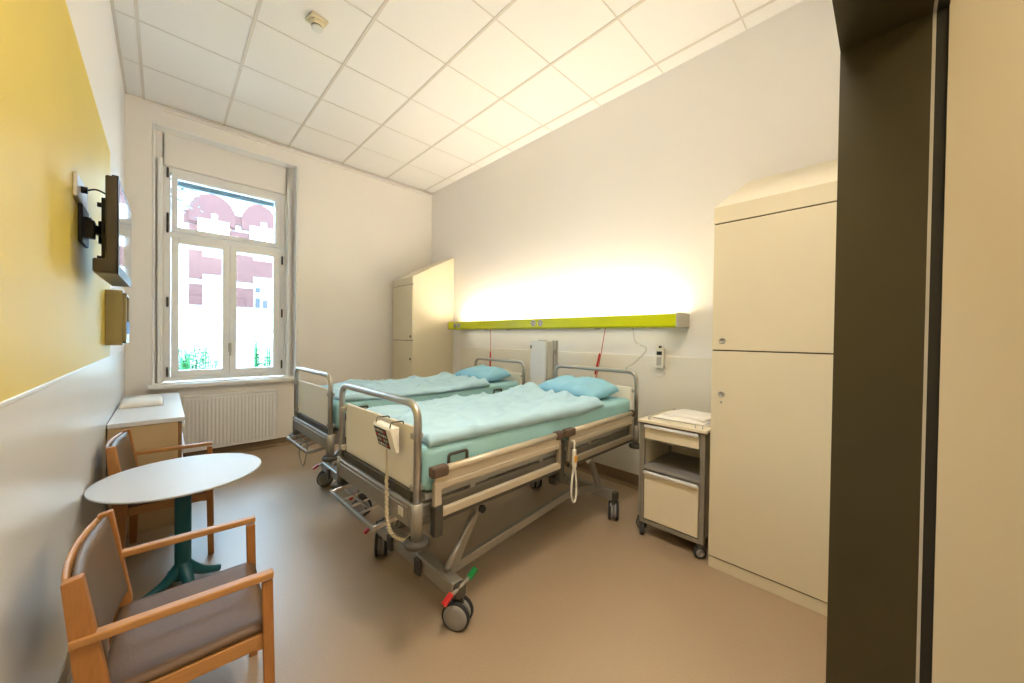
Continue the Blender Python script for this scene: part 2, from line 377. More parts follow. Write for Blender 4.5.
# ------------------------------------------------------------------ wardrobes
def wardrobe(label, y0, y1, far, xf=2.262, top=2.055):
    t = thing('wardrobe', label, 'wardrobe', (xf, y0, 0)); W = y1-y0; D = XR-xf-.002
    b = MB().prism([(.018, .06), (D, .06), (D, 2.43), (.0, top), (0, top-.09), (.018, top-.09)], 'y', 0, W, .0015)
    b.build('carcass', 'ward', t)
    MB().prism([(0, top+.0005), (D, 2.4305), (D, 2.436), (0, top+.004)], 'y', 0, W).build('sloping_top', 'sloped', t)
    MB().box(.006, D, .002, W-.002, 0, .062, .001).build('plinth', 'ward', t)
    MB().box(.010, .03, .004, W-.004, .06, top-.085).build('shadow_gap', 'seamdark', t, 'dark gap around the doors')
    for nm, z0, z1, kz in (('door', .070, 1.243, 1.0), ('door', 1.250, top-.097, 1.30)):
        d = MB().box(0, .019, .003, W-.003, z0, z1, .0015).build(nm, 'ward', t)
        ky = W-.055 if not far else .05
        k = MB().lathe([(.017, 0), (.017, -.004), (.013, -.006), (.0125, -.002), (.004, -.002)], (0, ky, kz), 24, 'x').build('lock', 'chrome' if not far else 'dgrey', d, 'round metal lock')
        if z0 < .5: MB().lathe([(.006, 0), (.006, -.003), (.003, -.004)], (0, ky, kz-.045), 16, 'x').build('keyhole', 'chrome', d)
    return t
wardrobe('tall cream wardrobe with sloping top beside the dark doorway, two stacked doors', .115, .70, False)
wardrobe('cream wardrobe with sloping top in the far corner beyond the beds', 4.33, 4.90, True, 2.352, 2.085)

# ------------------------------------------------------------------ bed head light rail
t = thing('bed_head_rail', 'long lime green light and supply rail on the wall above both beds', 'wall lamp', (2.78, 1.09, 1.40))
RL = 3.05
rbm = MB().prism([(0, .012), (.012, 0), (.21, 0), (.21, .012), (.012, .012), (.012, .085), (.02, .095), (.02, .1), (.0, .1)], 'y', .02, RL, .001)
rbm.box(.18, .215, .02, RL, 0, .10)
rbm.build('housing', 'lime', t)
MB().box(.0, .218, 0, .022, -.003, .112, .003).build('end_cap', 'endcap', t, 'light grey end cap')
MB().box(.0, .218, RL-.012, RL+.004, -.003, .104, .003).build('end_cap', 'endcap', t, 'light grey end cap')
MB().box(.04, .16, .06, RL-.06, .050, .062, .003).build('light_tube', 'tube', t, 'glowing warm white diffuser')
for yy in (1.38, 1.478, 2.80, 2.885):
    so = MB().lathe([(.033, -.001), (.033, -.006), (.026, -.007), (.026, -.002), (.012, -.002)], (0, yy, .055), 24, 'x').build('socket', 'paleplastic', t, 'round pale socket ring')
    MB().lathe([(.026, -.0015), (.025, -.0045), (.017, -.004)], (0, yy, .055), 24, 'x').build('socket_ring', 'dgrey', so)
    MB().lathe([(.019, -.003), (.019, -.0048), (.012, -.0055)], (0, yy, .055), 20, 'x').build('socket_core', 'paleplastic', so)
    MB().lathe([(.006, -.005), (.006, -.0065), (.003, -.007)], (0, yy, .055), 12, 'x').build('socket_hole', 'rubber', so)
for yy in (.72, 2.3, 1.9):
    MB().box(.05, .08, yy, yy+.05, -.012, .0, .003).build('cable_exit', 'endcap', t)

# nurse call cords
def cord(label, pts, h0, h1):
    t = thing('pull_cord', label, 'call cord', pts[0]); p0 = Vector(pts[0]); P = [Vector(p)-p0 for p in pts]
    MB().tube(smoothpath(P, 6), .0035, 8).build('cord', 'redcord', t)
    a = P[0].lerp(P[-1], h0); b = P[0].lerp(P[-1], h1)
    MB().tube([a, a.lerp(b, .1), a.lerp(b, .9), b], [.004, .009, .009, .004], 10).build('handle', 'redcord', t, 'thicker red grip')
cord('red pull cord hanging from the rail above the near bed', [(2.85, 1.757, 1.40), (2.85, 1.79, 1.2), (2.84, 1.83, .98), (2.83, 1.86, .90)], .45, .85)
cord('red pull cord hanging from the rail above the far bed', [(2.85, 3.335, 1.40), (2.85, 3.33, 1.2), (2.85, 3.325, .95), (2.84, 3.32, .92)], .55, .98)
tb = MB().tube(smoothpath([(2.90, 1.52, 1.40), (2.92, 1.50, 1.28), (2.95, 1.42, 1.22), (2.97, 1.53, 1.10), (2.95, 1.60, 1.05), (2.93, 1.57, 1.02)], 8), .004, 8)
tag(tb.build('oxygen_tube', 'cleartube'), 'thin clear tubing hanging from the rail beside the near bed', 'tube')
t = thing('wall_handset', 'white wall handset with dark display beside the near wardrobe', 'handset', (XR-.008, 1.31, 1.06))
MB().box(-.035, 0, -.036, .036, 0, .175, .01, 3).build('body', 'paleplastic', t)
MB().box(-.038, -.034, -.022, .022, .115, .145, .002).build('display', 'iron', t, 'small dark display')
kp = MB().box(-.037, -.034, -.02, .02, .03, .10, .002).build('keypad', 'endcap', t)
MB().cyl((-.02, 0, .17), (-.02, 0, .19), .012, 14).build('hook', 'iron', t)
MB().tube(smoothpath([(-.015, -.02, .0), (-.012, -.04, -.04), (-.012, .02, -.06), (-.012, .08, -.02), (-.01, .06, .05)], 8), .003, 6).build('cable', 'paleplastic', t)

# ------------------------------------------------------------------ smoke detector
t = thing('smoke_detector', 'small smoke detector on the tiled ceiling', 'smoke detector', (.775, 2.83, H), R(12))
MB().box(-.055, .055, -.055, .055, -.022, 0, .006).build('base', 'ward', t)
MB().lathe([(.045, -.02), (.045, -.04), (.036, -.05)], (0, 0, 0), 28).build('body', 'ward', t)
MB().lathe([(.034, -.05), (.034, -.057)], (0, 0, 0), 28).build('vent_ring', 'iron', t, 'dark vent slot')
MB().lathe([(.036, -.057), (.034, -.068), (.02, -.075)], (0, 0, 0), 28).build('cover', 'white', t)

# ------------------------------------------------------------------ radiator
t = thing('radiator', 'white ribbed panel radiator under the window', 'radiator', (.145, 4.86, .10))
rm = MB().box(0, .80, .01, .075, 0, .56, .004)
n = 24
for i in range(n):
    x = .02+i*(.76/n); rm.box(x+.004, x+.028, .005, .012, .03, .53, .005)
rm.build('panel', 'radwhite', t)
MB().box(-.003, .803, .004, .082, .55, .566, .003).build('top_grille', 'radwhite', t)
for x in (-.004, .80): MB().box(x, x+.004, .004, .082, .0, .56, .001).build('side_cover', 'radwhite', t)
for x in (.15, .65): MB().box(x, x+.03, .07, .089, .1, .5).build('bracket', 'endcap', t)

# ------------------------------------------------------------------ dresser at left wall
t = thing('drawer_cabinet', 'low white-topped drawer cabinet along the left wall by the window', 'cabinet', (XL+.012, 3.36, 0))
DX = .345
MB().box(.002, DX-.02, 0, 1.38, .0, .70, .002).build('carcass', 'desk', t)
MB().box(0, DX+.015, -.012, 1.395, .70, .728, .003).build('top', 'white', t, 'white top')
for k in range(2):
    for i, (z0, z1) in enumerate([(.535, .685), (.37, .52), (.05, .355)]):
        y0 = .005+k*.69
        d = MB().box(DX-.02, DX, y0, y0+.68, z0, z1, .002).build('drawer', 'drawer', t, 'brown drawer front')
        MB().box(DX-.001, DX+.018, y0, y0+.68, z1-.028, z1-.002, .005).build('handle', 'white', d, 'white handle strip')
def cushion(name, material, cx, cy, cz, lx, ly, th, n=36, seed=0, wr=.006, wf=9, ex=6, ridge=0, bend=None, rz=0, flat=True, pinch=0, parent=None):
    bm = bmesh.new(); off = Vector((seed*3.1, seed*1.7, seed)); top = {}; bot = {}
    ny = max(8, int(n*ly/lx)) if ly < lx else n
    cs, sn = math.cos(rz), math.sin(rz)
    for i in range(n+1):
        for j in range(ny+1):
            u, v = -1+2*i/n, -1+2*j/ny
            e = (1-abs(u)**ex)*(1-abs(v)**ex); e = max(0, e)**.42
            x = u*lx/2*(1-pinch*(v*v)*.5*(1 if abs(u) > .0 else 0)); y = v*ly/2*(1-pinch*(u*u)*.5)
            w_ = noise.noise(Vector((x*wf, y*wf*.8, 0))+off)*wr+noise.noise(Vector((x*wf*2.3, y*wf*2.6, 4))+off)*wr*.5
            if ridge:
                q_ = 1-abs(noise.noise(Vector((x*1.6+y*1.2, y*5.5-x*.8, 2))+off)); w_ += ridge*q_**9
                q_ = 1-abs(noise.noise(Vector((x*3.0, y*7.5+x*1.5, 7))+off)); w_ += ridge*.6*q_**8
            wx = noise.noise(Vector((x*4, y*4, 9))+off)*wr*1.2
            X, Y = x*cs-y*sn+cx+wx, x*sn+y*cs+cy+wx
            b = bend(X, Y) if bend else 0
            top[i, j] = bm.verts.new((X, Y, cz+b+th*e+w_*e*2))
            edge = i in (0, n) or j in (0, ny)
            bot[i, j] = top[i, j] if edge else bm.verts.new((X, Y, cz+b-(0 if flat else th*.35*e)-(.001 if flat else 0)))
    for i in range(n):
        for j in range(ny):
            bm.faces.new((top[i, j], top[i+1, j], top[i+1, j+1], top[i, j+1]))
            q = (bot[i, j], bot[i, j+1], bot[i+1, j+1], bot[i+1, j])
            if len(set(q)) == 4:
                try: bm.faces.new(q)
                except ValueError: pass
    for f in bm.faces: f.smooth = True
    bmesh.ops.recalc_face_normals(bm, faces=bm.faces)
    me = bpy.data.meshes.new(name); bm.to_mesh(me); bm.free(); me.materials.append(M[material])
    o = bpy.data.objects.new(name, me); C.objects.link(o)
    if parent: o.parent = parent
    return o
tag(cushion('folded_towel', 'towel', -.12, 4.15, .729, .24, .36, .04, seed=5, wr=.003, ex=8), 'white folded towel on the white-topped drawer cabinet', 'towel')

# ------------------------------------------------------------------ television
t = thing('television', 'small dark wall television facing the room on its arm mount', 'television', (-.135, 2.2, 1.545), R(-1))
MB().box(-.036, -.002, 0, .60, .045, .395, .006).build('casing', 'tv', t)
MB().box(-.070, -.004, 0, .60, .0, .055, .006).build('speaker_bar', 'tv', t)
MB().box(-.068, .0, .01, .59, -.003, .004, .002).build('underside', 'tvsilver', t, 'silver underside strip')
MB().box(-.003, .001, .0, .60, .0, .395, .001).build('bezel', 'iron', t)
MB().box(.0005, .002, .02, .58, .035, .375).build('screen', 'screen', t, 'dark glossy screen')
MB().box(-.02, .0, .02, .05, .393, .405, .002).build('sensor', 'iron', t)
t = thing('television_mount', 'black pivoting arm mount bolted to the yellow wall', 'wall mount', (XL+.006, 2.44, 1.74))
MB().box(0, .014, -.10, .08, -.06, .10, .004).build('wall_plate', 'iron', t)
MB().cyl((.02, -.06, -.03), (.02, -.06, .05), .016, 16).box(.01, .045, -.08, -.03, -.035, .04, .004).build('pivot', 'iron', t)
MB().bar((.03, -.05, .01), (.07, .04, .01), .03, .035, .004).cyl((.06, .03, -.04), (.06, .03, .06), .014, 14).build('arm', 'iron', t)
MB().box(.066, .088, -.04, .13, -.10, .10, .003).box(.072, .09, -.18, -.15, -.15, .12, .003).box(.072, .09, .17, .20, -.15, .12, .003).box(.074, .088, -.18, .20, -.03, .01, .003).build('bracket', 'iron', t)
for z in (.09, -.13): MB().cyl((.06, -.165, z), (.09, -.165, z), .01, 10).build('knob', 'iron', t)
t = thing('wall_socket', 'white double socket on the yellow wall behind the television', 'socket', (XL+.006, 2.30, 1.89), 0)
MB().box(0, .012, -.07, .19, -.05, .045, .004).build('plate', 'paleplastic', t)
MB().cyl((.01, .02, 0), (.03, .02, 0), .014, 14).build('plug', 'iron', t)
MB().tube(smoothpath([(.028, .02, 0), (.06, 0, .005), (.10, -.02, -.03), (.10, -.02, -.10), (.09, 0, -.15)], 8), .0035, 8).build('cable', 'iron', t)
t = thing('glove_dispenser', 'bronze metal glove box holder on the left wall below the television', 'dispenser', (XL+.007, 3.31, 1.222))
MB().box(0, .074, 0, .26, 0, .342, .004).build('housing', 'dispenser', t)
MB().box(.074, .090, .0, .012, .012, .325, .002).box(.074, .090, .248, .26, .012, .325, .002).box(.074, .090, 0, .26, .012, .03, .002).box(.074, .090, 0, .26, .31, .325, .002).build('front_frame', 'dispenser', t)
MB().box(.074, .092, .014, .246, .07, .15, .003).build('glove_box', 'blue', t, 'blue box front')
MB().box(.074, .091, .014, .246, .03, .07, .003).build('glove_box', 'paleplastic', t, 'white and red box strip')

# ------------------------------------------------------------------ table
t = thing('round_table', 'small round white table on a teal pedestal between the two armchairs', 'table', (.075, 2.50, 0))
MB().lathe([(.308, .567), (.322, .570), (.3295, .575), (.330, .579), (.329, .5815), (.327, .582)], (0, 0, 0), 72).build('top', 'tablewhite', t)
MB().lathe([(.09, .552), (.09, .566)], (0, 0, 0), 32).build('mounting_plate', 'teal', t)
MB().prism([(math.cos(2*PI*k/24)*.033*(1.0), math.sin(2*PI*k/24)*.033) for k in range(24)], 'z', .12, .553).lathe([(.045, .05), (.038, .09), (.033, .13)], (0, 0, 0), 24).build('pedestal', 'teal', t)
for a in (197, 287, 12, 107):
    a = R(a); d = Vector((math.cos(a), math.sin(a), 0))
    MB().tube(smoothpath([d*.0+Vector((0, 0, .12)), d*.04+Vector((0, 0, .075)), d*.09+Vector((0, 0, .038)), d*.155+Vector((0, 0, .016))], 5), [.032-.0011*i for i in range(16)], 10).build('leg', 'teal', t)

# ------------------------------------------------------------------ armchairs
def armchair(label, loc, rz):
    t = thing('armchair', label, 'chair', loc, rz)
    W = .216
    post = [(-.153, .703), (-.118, .71), (-.072, .40), (-.090, .0), (-.118, 0), (-.128, .40)]
    for s in (-1, 1):
        MB().prism(post, 'y', s*W-.013, s*W+.013, .003).build('back_leg', 'wood_v', t)
        MB().prism([(.243, .535), (.272, .535), (.283, 0), (.255, 0)], 'y', s*(W+.001)-.013, s*(W+.001)+.013, .003).build('front_leg', 'wood_v', t)
        MB().box(-.140, .273, s*(W+.006)-.015, s*(W+.006)+.015, .541, .562, .004).build('armrest', 'wood', t)
        MB().box(-.09, .25, s*(W-.012)-.011, s*(W-.012)+.011, .322, .366, .003).build('seat_rail', 'wood', t)
    MB().box(.232, .252, -W, W, .318, .355, .003).build('front_rail', 'wood', t)
    MB().box(-.105, -.085, -W, W, .318, .355, .003).build('back_rail', 'wood', t)
    # seat pad: curved sheet between the side rails
    def sheet(fn, nu, nv, th):
        bm = bmesh.new(); g = [[None]*(nv+1) for _ in range(nu+1)]; h = [[None]*(nv+1) for _ in range(nu+1)]
        for i in range(nu+1):
            for j in range(nv+1):
                u, v = i/nu, j/nv; p, nn = fn(u, v)
                e = (1-abs(2*u-1)**10)*(1-abs(2*v-1)**10); e = .35+.65*max(0, e)**.5
                g[i][j] = bm.verts.new(p+nn*th*e*.5); h[i][j] = bm.verts.new(p-nn*th*e*.5)
        for i in range(nu):
            for j in range(nv):
                bm.faces.new((g[i][j], g[i+1][j], g[i+1][j+1], g[i][j+1])); bm.faces.new((h[i][j], h[i][j+1], h[i+1][j+1], h[i+1][j]))
        for i in range(nu):
            bm.faces.new((g[i][0], h[i][0], h[i+1][0], g[i+1][0])); bm.faces.new((g[i][nv], g[i+1][nv], h[i+1][nv], h[i][nv]))
        for j in range(nv):
            bm.faces.new((g[0][j], g[0][j+1], h[0][j+1], h[0][j])); bm.faces.new((g[nu][j], h[nu][j], h[nu][j+1], g[nu][j+1]))
        bmesh.ops.recalc_face_normals(bm, faces=bm.faces)
        for f in bm.faces: f.smooth = True
        m_ = MB(); m_.bm.free(); m_.bm = bm; return m_
    def seat(u, v):
        y = (-.212+.424*v); x = -.10+.372*u
        z = .374+.010*u-.016*math.sin(PI*v)*(.5+.5*math.sin(PI*u))-.016*max(0, (u-.9)/.1)**2
        return Vector((x, y, z)), Vector((0, 0, 1))
    sheet(seat, 26, 20, .036).build('seat', 'leather', t)
    def back(u, v):
        y = -.20+.40*v; z = .43+.268*u; x = -.092-.052*((z-.40)/.30)-.018*math.sin(PI*v)**.8
        return Vector((x+.012, y, z)), Vector((1, 0, .15)).normalized()
    sheet(back, 12, 22, .028).build('backrest', 'leather2', t)
    def rail_(u, v):
        y = -.203+.406*v; z = .655+.045*u; x = -.092-.052*((z-.40)/.30)-.020*math.sin(PI*v)**.8
        return Vector((x-.006, y, z)), Vector((1, 0, .15)).normalized()
    sheet(rail_, 4, 22, .014).build('top_rail', 'wood', t)
    return t
armchair('wooden armchair with taupe leather seat nearest the camera, before the round table', (-.012, 1.565, 0), R(-2.5))
armchair('wooden armchair with taupe leather seat between the round table and the drawer cabinet', (-.045, 3.0, 0), R(-4.5))

# ------------------------------------------------------------------ hospital beds
def caster(parent, x, y, ang, pedal, side):
    c = MB(); mx = Matrix.Translation((x, y, 0)) @ Matrix.Rotation(ang, 4, 'Z')
    o = bpy.data.objects.new('caster', None); C.objects.link(o); o.parent = parent; o.location = (x, y, 0); o.rotation_euler = (0, 0, ang)
    for s in (-1, 1):
        MB().lathe([(.050, s*.018), (.062, s*.019), (.065, s*.022), (.065, s*.030), (.062, s*.034), (.054, s*.035)], (0, 0, .064), 32, 'y').build('wheel', 'rubber', o)
        MB().lathe([(.055, s*.002), (.055, s*.0365), (.03, s*.0385), (.008, s*.0385)], (0, 0, .064), 28, 'y').build('hub', 'hub', o)
    MB().box(-.028, .028, -.011, .011, .055, .150, .006).lathe([(.022, .13), (.022, .165)], (0, 0, 0), 20).build('fork', 'dgrey', o)
    if pedal:
        p = bpy.data.objects.new('brake_pedal', None)
        y_ = side*.022
        MB().bar((-.01-.045, y-side*.0+y_, .175), (.055, y+y_, .215), .014, .012, .002).build('pedal_bar', 'alu', parent, None, (x, 0, 0))
        MB().bar((-.095, y+y_, .155), (-.05, y+y_, .185), .026, .016, .003).build('brake_pedal', 'red', parent, 'red brake pedal end', (x, 0, 0))
        MB().bar((.04, y+y_, .205), (.085, y+y_, .238), .026, .016, .003).build('brake_pedal', 'green', parent, 'green brake pedal end', (x, 0, 0))
def make_bed(label):
    t = thing('hospital_bed', label, 'bed')
    Y = .395; L = 1.91
    for nm, x in (('foot', 0), ('head', L)):
        tz = 1.03 if nm == 'foot' else 1.048
        MB().tube(fillet([(x, -Y, .58), (x, -Y, tz), (x, Y, tz), (x, Y, .58)], .075, 8), .016, 14).build(nm+'_frame', 'chrome', t, 'curved steel tube '+nm+' end')
        dx = .018 if nm == 'foot' else -.018
        MB().box(x+dx-.009, x+dx+.009, -.362, .362, .668, .93, .005).build(nm+'_board', 'board', t, 'cream '+nm+' board')
        for yy in (-.37, .37):
            for z in (.69, .90): MB().box(x-.012, x+max(dx, 0)+.012, yy-.02, yy+.014, z-.012, z+.012, .003).build('board_clip', 'endcap', t)
        MB().box(x-.02, x+.025, -.375, .375, .532, .628, .006).box(x-.024, x-.018, -.36, .36, .55, .61, .002).build('cross_beam', 'alu', t)
        MB().box(x-.005, x+.04, -.35, .35, .628, .668, .002).build('dark_channel', 'dgrey', t)
        for s in (-1, 1):
            MB().lathe([(.024, .49), (.024, .632), (.018, .636)], (x, s*Y, 0), 20).build('post_sleeve', 'alu', t)
            MB().lathe([(.044, .462), (.050, .470), (.050, .482), (.042, .490)], (x, s*Y, 0), 28).build('bumper', 'dgrey', t, 'dark round bumper disc')
    # chassis frame
    fr = MB()
    for s in (-1, 1): fr.bar((0, s*.345, .575), (L, s*.345, .575), .032, .05, .004)
    for x in (.3, .7, 1.1, 1.5): fr.bar((x, -.34, .58), (x, .34, .58), .04, .03, .003)
    fr.build('chassis', 'alu', t)
    pf = MB().box(.06, L-.06, -.36, .36, .615, .640, .004)
    for x in (.3, .8, 1.3): pf.box(x, x+.03, -.362, .362, .60, .65, .003)
    pf.build('mattress_platform', 'endcap', t)
    # side rails
    for s in (-1, 1):
        yo = s*.405
        for a, b in ((.075, .925), (1.015, 1.83)):
            MB().tube([(a, yo, .745), (b, yo, .745)], .017, 12).box(a+.0, b, yo-.008, yo+.008, .664, .742, .004).box(a, b, yo-.011, yo+.011, .668, .695, .004).build('side_rail', 'rail', t)
            MB().box(a+.01, b, yo-.012, yo+.012, .548, .585, .006).build('lower_rail', 'rail' if a < .5 else 'railgrey', t)
            MB().box(a, b, yo-.006, yo+.010, .530, .550, .002).build('rail_skirt', 'dgrey', t)
        for x0, x1 in ((.055, .135), (.88, .945), (.965, 1.06), (1.80, 1.85)):
            MB().box(x0, x1, yo-.022, yo+.022, .720, .766, .010).build('rail_cap', 'brown', t, 'brown end cap')
        for x0 in (.07, .905, 1.0, 1.80):
            MB().box(x0, x0+(.034 if x0 < .1 else .022), yo-.012, yo+.012, .57, .70, .004).build('rail_post', 'rail' if x0 < .1 else 'railgrey', t)
        MB().box(.066, .108, yo-.020, yo+.020, .475, .605, .007).build('post_foot', 'dgrey', t)
        MB().box(.945, .99, yo+s*-.03-.02, yo+s*-.03+.02, .46, .70, .005).build('latch_block', 'dgrey', t)
        MB().box(.95, 1.06, s*.33-.03, s*.33+.03, .42, .47, .01).build('latch_foot', 'dgrey', t)
        # mattress retainer loops
        for x in (.16, 1.50):
            MB().tube(fillet([(x, s*.384, .70), (x, s*.384, .793), (x+.10, s*.384, .793), (x+.10, s*.384, .70)], .012, 4), .007, 8).build('mattress_retainer', 'dgrey', t, 'dark loop holding the mattress')
    # under-bed braces and motors
    br = MB()
    for s in (-1, 1):
        br.bar((.36, s*.33, .62), (.56, s*.33, .50), .012, .045, .002).bar((1.2, s*.33, .62), (1.36, s*.33, .47), .012, .045, .002)
    br.cyl((.42, -.30, .50), (.55, -.30, .64), .008, 10).cyl((.62, -.3, .56), (.62, .3, .56), .012, 10).build('brace', 'endcap', t)
    MB().box(.75, 1.0, -.05, .05, .43, .53, .012).cyl((.45, 0, .50), (.78, 0, .48), .018, 14).build('motor', 'dgrey', t)
    MB().box(1.40, 1.6, -.22, -.10, .45, .55, .012).build('control_box', 'dgrey', t)
    # base
    for x in (.225, 1.62):
        MB().box(x-.03, x+.03, -.375, .375, .135, .205, .008).build('base_beam', 'alu', t)
        for s in (-1, 1):
            MB().box(x-.026, x+.026, s*.385-.02, s*.385+.02, .14, .20, .01).build('beam_cap', 'dgrey', t)
    ba = MB()
    for s in (-1, 1):
        ba.bar((.24, s*.24, .17), (1.27, s*.24, .255), .03, .045, .003)
        ba.bar((1.27, s*.24, .255), (1.62, s*.24, .18), .03, .045, .003)
    ba.cyl((.95, -.26, .228), (.95, -.252, .228), .008, 10)
    ba.build('base_strut', 'alu', t)
    for s in (-1, 1):
        MB().bar((.26, s*.26, .165), (.44, s*.26, .46), .028, .045, .004).bar((.42, s*.26, .42), (.47, s*.30, .55), .03, .07, .004).build('lift_arm', 'alu', t)
        MB().bar((1.62, s*.26, .18), (1.42, s*.26, .56), .028, .045, .004).build('lift_arm', 'alu', t)
        MB().cyl((.435, s*.285, .435), (.435, s*.30, .435), .020, 18).build('pivot_knob', 'rubber', t, 'black pivot knob')
        MB().cyl((.225, s*.28, .21), (.40, s*.28, .43), .008, 12).cyl((.225, s*.28, .21), (.31, s*.28, .317), .013, 12).build('gas_strut', 'chrome', t)
    for x, s, a in ((.225, -1, R(-58)), (.225, 1, R(62)), (1.62, -1, R(30)), (1.62, 1, R(70))):
        caster(t, x, s*.375, a, x < 1, s)
    for y in (-.12, .17): MB().box(.178, .196, y, y+.05, .12, .20, .006).build('beam_stop', 'dgrey', t)
    # pull-out linen holder at the foot
    lt = MB()
    for y in (-.17, .33): lt.bar((-.075, y, .474), (.05, y, .49), .012, .022, .002)
    lt.bar((-.075, -.176, .474), (-.075, .336, .474), .014, .022, .002).bar((-.01, .0, .478), (-.01, .33, .478), .008, .012)
    for y in (.0, .10, .20): lt.bar((-.07, y, .474), (.04, y, .488), .006, .010)
    lt.build('linen_holder', 'chrome', t, 'pull-out steel linen holder frame')
    return t
bed = make_bed('hospital bed nearest the camera, with a keypad box hung on its foot board')
bed.location = (.722, 1.69, 0); bed.rotation_euler.z = R(1.5)
MB().box(-.0265, -.0235, -.33, -.29, .565, .60).build('sticker', 'paleplastic', bed, 'small pale label on the foot beam')
bed2 = copy_tree(bed); bed2['label'] = 'hospital bed on the window side, plain foot board, beyond the other bed'
for c in list(bed2.children):
    if c.name.startswith('sticker'): bpy.data.objects.remove(c)
for c in list(bed.children):
    if c.name.startswith('mattress_retainer') and c.data.vertices[0].co.x > 1 and c.data.vertices[0].co.y < 0: bpy.data.objects.remove(c)
for c in bed2.children:
    if c.name.startswith('caster'):
        if c.location.x < 1 and c.location.y > 0: c.rotation_euler.z = R(-25)
bed2.location = (.80, 2.985, 0); bed2.rotation_euler.z = R(1.4)
MB().tube(smoothpath([(-.03, .12, .50), (-.05, .11, .40), (-.05, .04, .33), (-.05, -.02, .36), (-.03, -.03, .50)], 8), .005, 8).build('power_cable', 'hub', bed2, 'grey cable loop')

def bedding(bed, who, seed):
    mx = Matrix.Translation(bed.location) @ Matrix.Rotation(bed.rotation_euler.z, 4, 'Z')
    def place(o): o.location = bed.location; o.rotation_euler = bed.rotation_euler; return o
    # mattress in its fitted sheet
    mb = MB().box(.05, 1.875, -.374, .374, .645, .845, .035, 5)
    bm = mb.bm
    bmesh.ops.subdivide_edges(bm, edges=[e for e in bm.edges if e.calc_length() > .1], cuts=24, use_grid_fill=True)
    for v in bm.verts:
        if v.co.z > .67:
            n_ = noise.noise(Vector((v.co.x*9, v.co.y*9, v.co.z*7+seed)))*.006
            v.co += Vector((n_*.6, n_ if abs(v.co.y) > .3 else 0, n_))
    for f in bm.faces: f.smooth = True
    o = tag(place(mb.build('mattress', 'sheet')), 'mattress in a pale green fitted sheet on the %s' % who, 'mattress')
    def bend(x, y):
        b = .006*math.sin(x*3.2+seed)
        b += (.05 if seed == 1 else .012)*math.exp(-((x-1.33)/.08)**2-((y-.18)/.12)**2)
        b += (.014 if seed == 1 else .008)*math.exp(-((x-1.42)/.2)**2)
        return b - .012*max(0, (abs(y)-.33)/.05)**1.5
    d = cushion('duvet', 'duvet', .765, .0, .846, 1.38, .768, .018, n=130, seed=seed, wr=.005, wf=5, ex=26, bend=bend, ridge=.016, rz=R(-.8))
    tag(place(d), 'rumpled pale aqua duvet spread over the %s' % who, 'duvet')
    p = cushion('pillow', 'pillow', 1.665, .0, .868, .37, .60, .085, n=60, seed=seed+3, wr=.007, wf=5, ex=4, rz=R(-5), flat=True, pinch=.08, ridge=.006,
                bend=lambda x, y: .045*max(0, (x-1.58)/.3))
    tag(place(p), 'bright aqua pillow at the head of the %s' % who, 'pillow')
bedding(bed, 'bed nearest the camera', 1)
bedding(bed2, 'bed on the window side', 2)

# keypad box hanging on the near bed's foot board
t = thing('bed_control_box', 'beige keypad control box hooked over the foot board of the near bed', 'control box', (.716, 1.405, .815))
hb_ = MB().prism([(-.006, 0), (-.020, .0), (-.046, .095), (-.040, .108), (-.006, .108)], 'y', 0, .175, .004)
hb_.build('housing', 'board', t)
mxk = Matrix.Translation((-.0345, .1, .05)) @ Matrix.Rotation(R(-15.3), 4, 'Y')
kp = MB().box(-.0015, .0015, -.052, .060, -.044, .044, .0005, mx=mxk).build('keypad', 'iron', t, 'dark keypad face')
for i in range(5):
    for j in range(4):
        kk = 'endcap' if (i+j) % 3 else ('paleplastic' if i % 2 else 'redcord')
        MB().box(-.003, 0, -.046+i*.021, -.033+i*.021, -.038+j*.021, -.026+j*.021, .0008, mx=mxk).build('key', kk, kp)
for y in (.02, .155):
    MB().tube(fillet([(-.04, y, .10), (-.035, y, .128), (.022, y+.005, .125), (.028, y+.005, .10)], .008, 4), .0028, 8).build('hook', 'dgrey', t)
pts = smoothpath([(-.02, .09, .0), (-.022, .082, -.10), (-.026, .072, -.20), (-.028, .058, -.29), (-.02, .03, -.345), (.02, -.01, -.37), (.06, -.03, -.33)], 14)
coil = []
for i, p in enumerate(pts):
    if i > 18 and i < 62: p = p+Vector((math.cos(i*2.1)*.003, math.sin(i*2.1)*.003, 0))
    coil.append(p)
MB().tube(coil, [.004 if i < 16 else .008 for i in range(len(coil))], 8).build('cord', 'beige', t, 'beige coiled cord')
# patient hand control on the side rail
t = thing('hand_control', 'pale hand control with orange button and looped cord hanging from the near bed rail', 'hand control', (1.73, 1.262, .60))
MB().tube(fillet([(0, .03, .095), (0, .0, .108), (0, -.004, .05), (0, 0, .02)], .01, 4), .005, 8).build('hook', 'paleplastic', t)
MB().box(-.014, .014, -.013, .005, -.05, .055, .005, 3).build('body', 'paleplastic', t)
MB().box(-.012, .014, -.016, -.012, -.02, .02, .002).box(.012, .018, -.012, .004, -.02, .025, .003).build('button', 'orange', t, 'orange button')
MB().tube(smoothpath([(0, 0, -.05), (-.02, -.005, -.12), (-.03, -.008, -.19), (-.015, -.01, -.245), (.01, -.01, -.235), (.022, -.005, -.16), (.012, .0, -.05), (.01, .01, .0)], 8), .006, 10).build('cord', 'paleplastic', t, 'looped pale cord')

